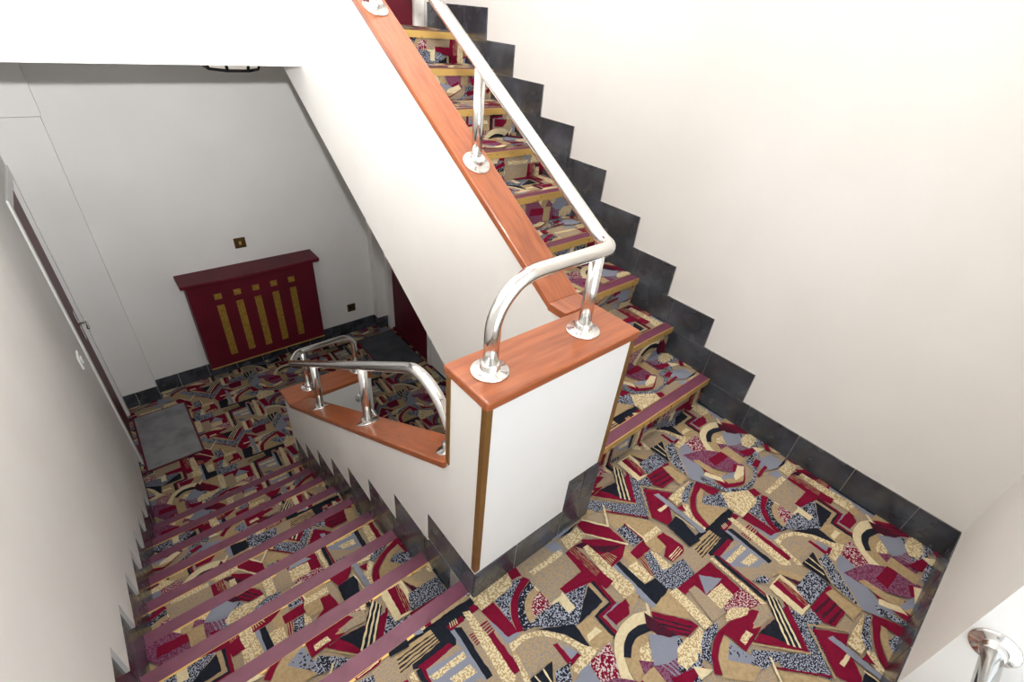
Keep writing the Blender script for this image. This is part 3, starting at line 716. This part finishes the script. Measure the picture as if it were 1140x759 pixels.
# left hall door
d1 = empty('door_1', (XL, 4.06, ZH), 'burgundy hall door in a white frame on the left wall', 'door', kind='structure')
leaf = put(obj_box('door_leaf', XL-0.052, XL-0.012, YD0, YD1-0.02, ZH+0.006, ZD, DARKRED, d1, 0.003), d1)
lever(leaf, (XL-0.012, 4.24, ZH+1.04), (1, 0, 0), (0, -1, 0))
bm = bmesh.new(); add_box(bm, XL-0.013, XL-0.009, 4.21, 4.27, ZH+0.9, ZH+1.14); link('lock_plate', meshify(bm, 'lock_plate'), leaf, STEEL)
for nm, a in (('jamb', (XL-0.1, XL-0.001, YD0-0.02, YD0, ZH, ZD)), ('jamb', (XL-0.1, XL+0.012, YD1-0.02, YD1+0.019, ZH, ZD)), ('frame_head', (XL-0.1, XL-0.001, YD0-0.02, YD1+0.019, ZD, ZD+0.02)),
              ('architrave', (XL-0.003, XL+0.011, YD0-0.06, YD0-0.004, ZH, ZD+0.075)), ('architrave', (XL-0.003, XL+0.011, YD1-0.006, YD1+0.062, ZH, ZD+0.075)), ('architrave', (XL-0.003, XL+0.011, YD0-0.004, YD1-0.006, ZD+0.01, ZD+0.075))):
    put(obj_box(nm, *a, GLOSSW, d1, 0.003), d1)
# right hall door
d2 = empty('door_2', (XR, 4.0, ZH), 'burgundy hall door under the ascending flight', 'door', kind='structure')
put(obj_box('door_leaf', XR+0.03, XR+0.07, 3.60, 4.39, ZH+0.02, ZD, DARKRED, d2, 0.003), d2)
put(obj_box('threshold', XR, XR+0.08, 3.60, 4.39, ZH-0.004, ZH+0.018, DARKRED, d2, 0.003), d2)
for nm, a in (('jamb', (XR-0.001, XR+0.1, 3.52, 3.60, ZH, ZD)), ('jamb', (XR-0.001, XR+0.1, 4.39, 4.48, ZH, ZD)), ('frame_head', (XR-0.001, XR+0.1, 3.52, 4.48, ZD, ZD+0.02)),
              ('architrave', (XR-0.018, XR, 3.535, 3.595, ZH, ZD+0.075)), ('architrave', (XR-0.018, XR, 4.395, 4.464, ZH, ZD+0.075)), ('architrave', (XR-0.018, XR, 3.595, 4.395, ZD+0.01, ZD+0.075))):
    put(obj_box(nm, *a, GLOSSW, d2, 0.003), d2)
# upper door
d3 = empty('door_3', (1.68, YUP, ZU), 'burgundy door at the top of the ascending stairs', 'door', kind='structure')
put(obj_box('door_leaf', 1.27, 2.085, YUP-0.035, YUP-0.002, ZU+0.004, ZU+2.02, DARKRED, d3, 0.003), d3)
for nm, a in (('jamb', (2.086, 2.166, YUP-0.06, YUP-0.002, ZU, ZU+2.03)), ('jamb', (1.19, 1.269, YUP-0.06, YUP-0.002, ZU, ZU+2.03)), ('frame_head', (1.19, 2.166, YUP-0.06, YUP-0.002, ZU+2.03, ZU+2.11))):
    put(obj_box(nm, *a, GLOSSW, d3, 0.003), d3)

# ------------------------------------------------------------------ handrails
def zr(y): return 1.158 + 0.598*(y-0.80)
TR = 0.0205
hr = empty('handrail', (0.63, 0.745, HP), 'polished steel handrail looping over the wooden pier top and up the ascending flight', 'handrail')
YR = 0.742
pth = fillet([(0.63, YR, HP+0.012), (0.63, YR, 1.163), (1.035, YR, 1.163), (1.066, YR+0.065, zr(YR+0.065)), (1.066, 2.87, zr(2.87))], [0.135, 0.05, 0.09], 12)
put(obj_tube('rail', pth, TR, STEEL, hr), hr)
put(obj_flange((0.63, YR, HP), (0, 0, 1), hr), hr)
put(obj_tube('post', [(0.982, YR, HP+0.012), (0.982, YR, 1.163)], TR*0.95, STEEL, hr), hr)
put(obj_flange((0.982, YR, HP), (0, 0, 1), hr), hr)
nu = Vector((0, -0.598, 1)).normalized()
for y in (1.416, 2.121, 2.80):
    put(obj_tube('post', [(1.066, y, z_capu(y)+0.004), (1.066, y, zr(y))], TR*0.9, STEEL, hr), hr)
    put(obj_flange((1.066, y, z_capu(y)), nu, hr), hr)
lr = empty('handrail', (0.615, 2.5, -0.6), 'polished steel handrail along the lower sloping wooden capping', 'handrail')
def zl(y): return z_capd(y) + 0.322
XRL, YE, ZE = 0.615, 2.80, -0.315
pth = fillet([(XRL, 0.882, z_capd(0.882)+0.005), (XRL, 0.885, zl(0.885)), (XRL, YE-0.09, zl(YE-0.09)), (XRL+0.07, YE, ZE), (1.072, YE, ZE), (1.072, YE, zc+0.012)], [0.19, 0.06, 0.06, 0.085], 10)
put(obj_tube('rail', pth, TR, STEEL, lr), lr)
nd = Vector((0, 0.6263, 1)).normalized()
put(obj_flange((XRL, 0.885, z_capd(0.885)), nd, lr), lr)
put(obj_flange((1.072, YE, zc), (0, 0, 1), lr), lr)
for y in (2.235, 1.546):
    put(obj_tube('post', [(XRL, y, z_capd(y)+0.004), (XRL, y, zl(y))], TR*0.95, STEEL, lr), lr)
    put(obj_flange((XRL, y, z_capd(y)), nd, lr), lr)
put(obj_tube('post', [(0.715, YE, zc+0.012), (0.715, YE, ZE)], TR*0.9, STEEL, lr), lr)
put(obj_flange((0.715, YE, zc), (0, 0, 1), lr), lr)
# short rail on the back of the low end pier
sr = empty('grab_rail', (1.03, 2.69, -0.85), 'short sloping steel rail behind the low end pier', 'handrail')
put(obj_flange((1.035, 2.69, -0.80), (0, -1, 0), sr, 0.045, 0.016), sr)
put(obj_tube('rail', fillet([(1.035, 2.688, -0.80), (1.045, 2.62, -0.80), (1.10, 2.30, -1.02), (1.10, 2.22, -ZH*-1+0.0)], [0.03, 0.05], 8), 0.016, STEEL, sr), sr)
# guard rail at the landing window
gr = empty('guard_rail', (1.30, -0.407, 0.49), 'steel guard rail fixed to the window reveal by a round flange', 'handrail')
put(obj_flange((XNIB, -0.412, 0.492), (-1, 0, 0), gr, 0.05, 0.0215), gr)
put(obj_flange((XL, -0.412, 0.492), (1, 0, 0), gr, 0.05, 0.0215), gr)
put(obj_tube('rail', [(XNIB-0.008, -0.412, 0.492), (XL+0.008, -0.412, 0.492)], 0.0215, STEEL, gr), gr)

# ------------------------------------------------------------------ radiator cover
YRC = 4.345
rc = empty('radiator_cover', (0.83, YFAR-0.1, -1.31), 'burgundy radiator cover with five gold slots on the far wall', 'radiator cover')
bm = bmesh.new(); add_box(bm, 0.303, 1.368, YRC, YFAR-0.0085, -1.308, -0.452); bmesh.ops.recalc_face_normals(bm, faces=bm.faces); bevel(bm, 0.004, 1)
put(link('body', meshify(bm, 'body'), rc, DARKRED), rc)
n = 18; x0, x1 = 0.265, 1.425
front = [(x0+(x1-x0)*k/n, YRC-0.02-0.03*math.sin(math.pi*k/n)) for k in range(n+1)]
bm = bmesh.new(); add_prism(bm, front + [(x1-0.0, YFAR-0.002), (x0, YFAR-0.002)], 'z', -0.451, -0.418); bmesh.ops.recalc_face_normals(bm, faces=bm.faces); bevel(bm, 0.006, 2)
put(link('shelf', meshify(bm, 'shelf'), rc, DARKRED), rc)
put(obj_box('bottom_bead', 0.303, 1.368, YRC-0.004, YRC+0.004, -1.312, -1.300, BRASS, rc), rc)
def rp(x, y): return hit_y(190+.2109*x, 260+.2109*y, YRC)
for (ax, ay), (bx, by), (sx, sy) in (((266, 376), (337, 634), (251, 331)), ((367, 350), (430, 606), (352, 306)), ((463, 327), (519, 582), (450, 283)), ((554, 304), (607, 554), (545, 261)), ((647, 281), (690, 528), (636, 240))):
    a, b, s = rp(ax, ay), rp(bx, by), rp(sx, sy); xc = (a.x+b.x)/2; w = 0.029
    put(obj_box('slot_mesh', xc-w, xc+w, YRC-0.0022, YRC+0.001, b.z, a.z, GOLD, rc), rc)
    put(obj_box('slot_mesh', xc-w, xc+w, YRC-0.0022, YRC+0.001, s.z-0.027, s.z+0.027, GOLD, rc), rc)

# ------------------------------------------------------------------ wall plates
def plate(name, label, cat, c, s, m, ins, mi):
    e = empty(name, (c.x, YFAR, c.z), label, cat)
    put(obj_box('plate', c.x-s, c.x+s, YFAR-0.009, YFAR-0.0005, c.z-s, c.z+s, m, e, 0.003), e)
    for dx, dz, w, h in ins:
        put(obj_box('insert', c.x+dx-w, c.x+dx+w, YFAR-0.013, YFAR-0.008, c.z+dz-h, c.z+dz+h, mi, e, 0.001, 1), e)
BRZ = mat('antique_brass_plate', srgb(96, 72, 40), 0.35, metal=0.6)
plate('light_switch', 'square antique brass switch plate above the radiator cover', 'switch', hit_y(267, 270, YFAR), 0.047, BRZ, [(0, 0, 0.010, 0.016)], BRASS)
plate('wall_socket', 'dark bronze socket plate right of the radiator cover', 'socket', hit_y(391, 342, YFAR), 0.045, BRZ, [(-0.015, 0.0, 0.012, 0.02), (0.017, 0.005, 0.006, 0.010)], DARKP)
c = hit_x(88, 401, XL)
ls = empty('light_switch', (XL, c.y, c.z), 'white plastic switch on the left wall beside the hall door', 'switch')
put(obj_box('plate', XL, XL+0.01, c.y-0.045, c.y+0.045, c.z-0.045, c.z+0.045, WHITEP, ls, 0.003), ls)
put(obj_box('rocker', XL+0.009, XL+0.018, c.y-0.014, c.y+0.014, c.z-0.02, c.z+0.02, WHITEP, ls, 0.003), ls)

# ------------------------------------------------------------------ door mats
def doormat(label, x0, x1, y0, y1, m, bw):
    e = empty('door_mat', ((x0+x1)/2, (y0+y1)/2, ZH), label, 'door mat')
    put(obj_box('border', x0, x1, y0, y1, ZH+0.010, ZH+0.017, DARKRED, e, 0.002, 1), e)
    put(obj_box('pile', x0+bw, x1-bw, y0+bw, y1-bw, ZH+0.014, ZH+0.022, m, e, 0.002, 1), e)
doormat('mid grey door mat with burgundy border by the left hall door', -0.385, 0.018, 3.565, 4.29, MATG, 0.014)
doormat('charcoal door mat by the right hall door', 1.70, 2.145, 3.63, 4.36, MATD, 0.012)

# ------------------------------------------------------------------ lamps
lp = empty('ceiling_lantern', (0.85, 3.62, ZCEIL-0.015), 'octagonal black framed ceiling lantern in the lower hall', 'lamp')
zt, zb, R1, R2 = ZCEIL-0.0155, 1.252, 0.175, 0.145
v1 = [Vector((0.85+R1*math.cos(math.pi/8+k*math.pi/4), 3.62+R1*math.sin(math.pi/8+k*math.pi/4), zt)) for k in range(8)]
v2 = [Vector((0.85+R2*math.cos(math.pi/8+k*math.pi/4), 3.62+R2*math.sin(math.pi/8+k*math.pi/4), zb)) for k in range(8)]
for k in range(8):
    bm = bmesh.new(); q = [v1[k], v1[(k+1) % 8], v2[(k+1) % 8], v2[k]]
    A = [bm.verts.new(p) for p in q]; B = [bm.verts.new(p*0.985+Vector((0.85, 3.62, 1.3))*0.015) for p in q]
    bm.faces.new(A); bm.faces.new(B[::-1])
    for i in range(4): bm.faces.new((A[i], A[(i+1) % 4], B[(i+1) % 4], B[i]))
    put(link('pane', meshify(bm, 'pane'), lp, OPAL), lp)
    put(obj_tube('rib', [v1[k], v2[k]], 0.009, IRON, lp, 8), lp)
    put(obj_tube('rim', [v2[k], v2[(k+1) % 8]], 0.009, IRON, lp, 8), lp)
bm = bmesh.new(); add_prism(bm, [(p.x, p.y) for p in v2], 'z', zb-0.003, zb+0.002); put(link('base_glass', meshify(bm, 'base_glass'), lp, OPAL), lp)
def fill_globe_lamp(x, y, label):
    cl = empty('ceiling_fill_lamp', (x, y, ZTOP), label, 'lamp', 'added opal fill lamps over the stairs')
    bm = bmesh.new(); lathe(bm, [(0.11, 0), (0.11, -0.03), (0.09, -0.04)], (x, y, ZTOP), (0, 0, 1), 24); put(link('base', meshify(bm, 'base', True), cl, GLOSSW), cl)
    bm = bmesh.new(); lathe(bm, [(0.09, -0.04), (0.16, -0.09), (0.18, -0.15), (0.15, -0.22), (0.08, -0.26), (0.01, -0.27)], (x, y, ZTOP), (0, 0, 1), 24); put(link('globe', meshify(bm, 'globe', True), cl, GLOBE), cl)
fill_globe_lamp(1.05, 0.85, 'added round opal fill lamp, out of view high over the half landing')  # unseen lamp, added to brighten the left wall and landing
fill_globe_lamp(1.70, 2.75, 'added round opal fill lamp, out of view high over the head of the stairs')  # unseen lamp, added in place of upper-floor daylight to brighten the top steps
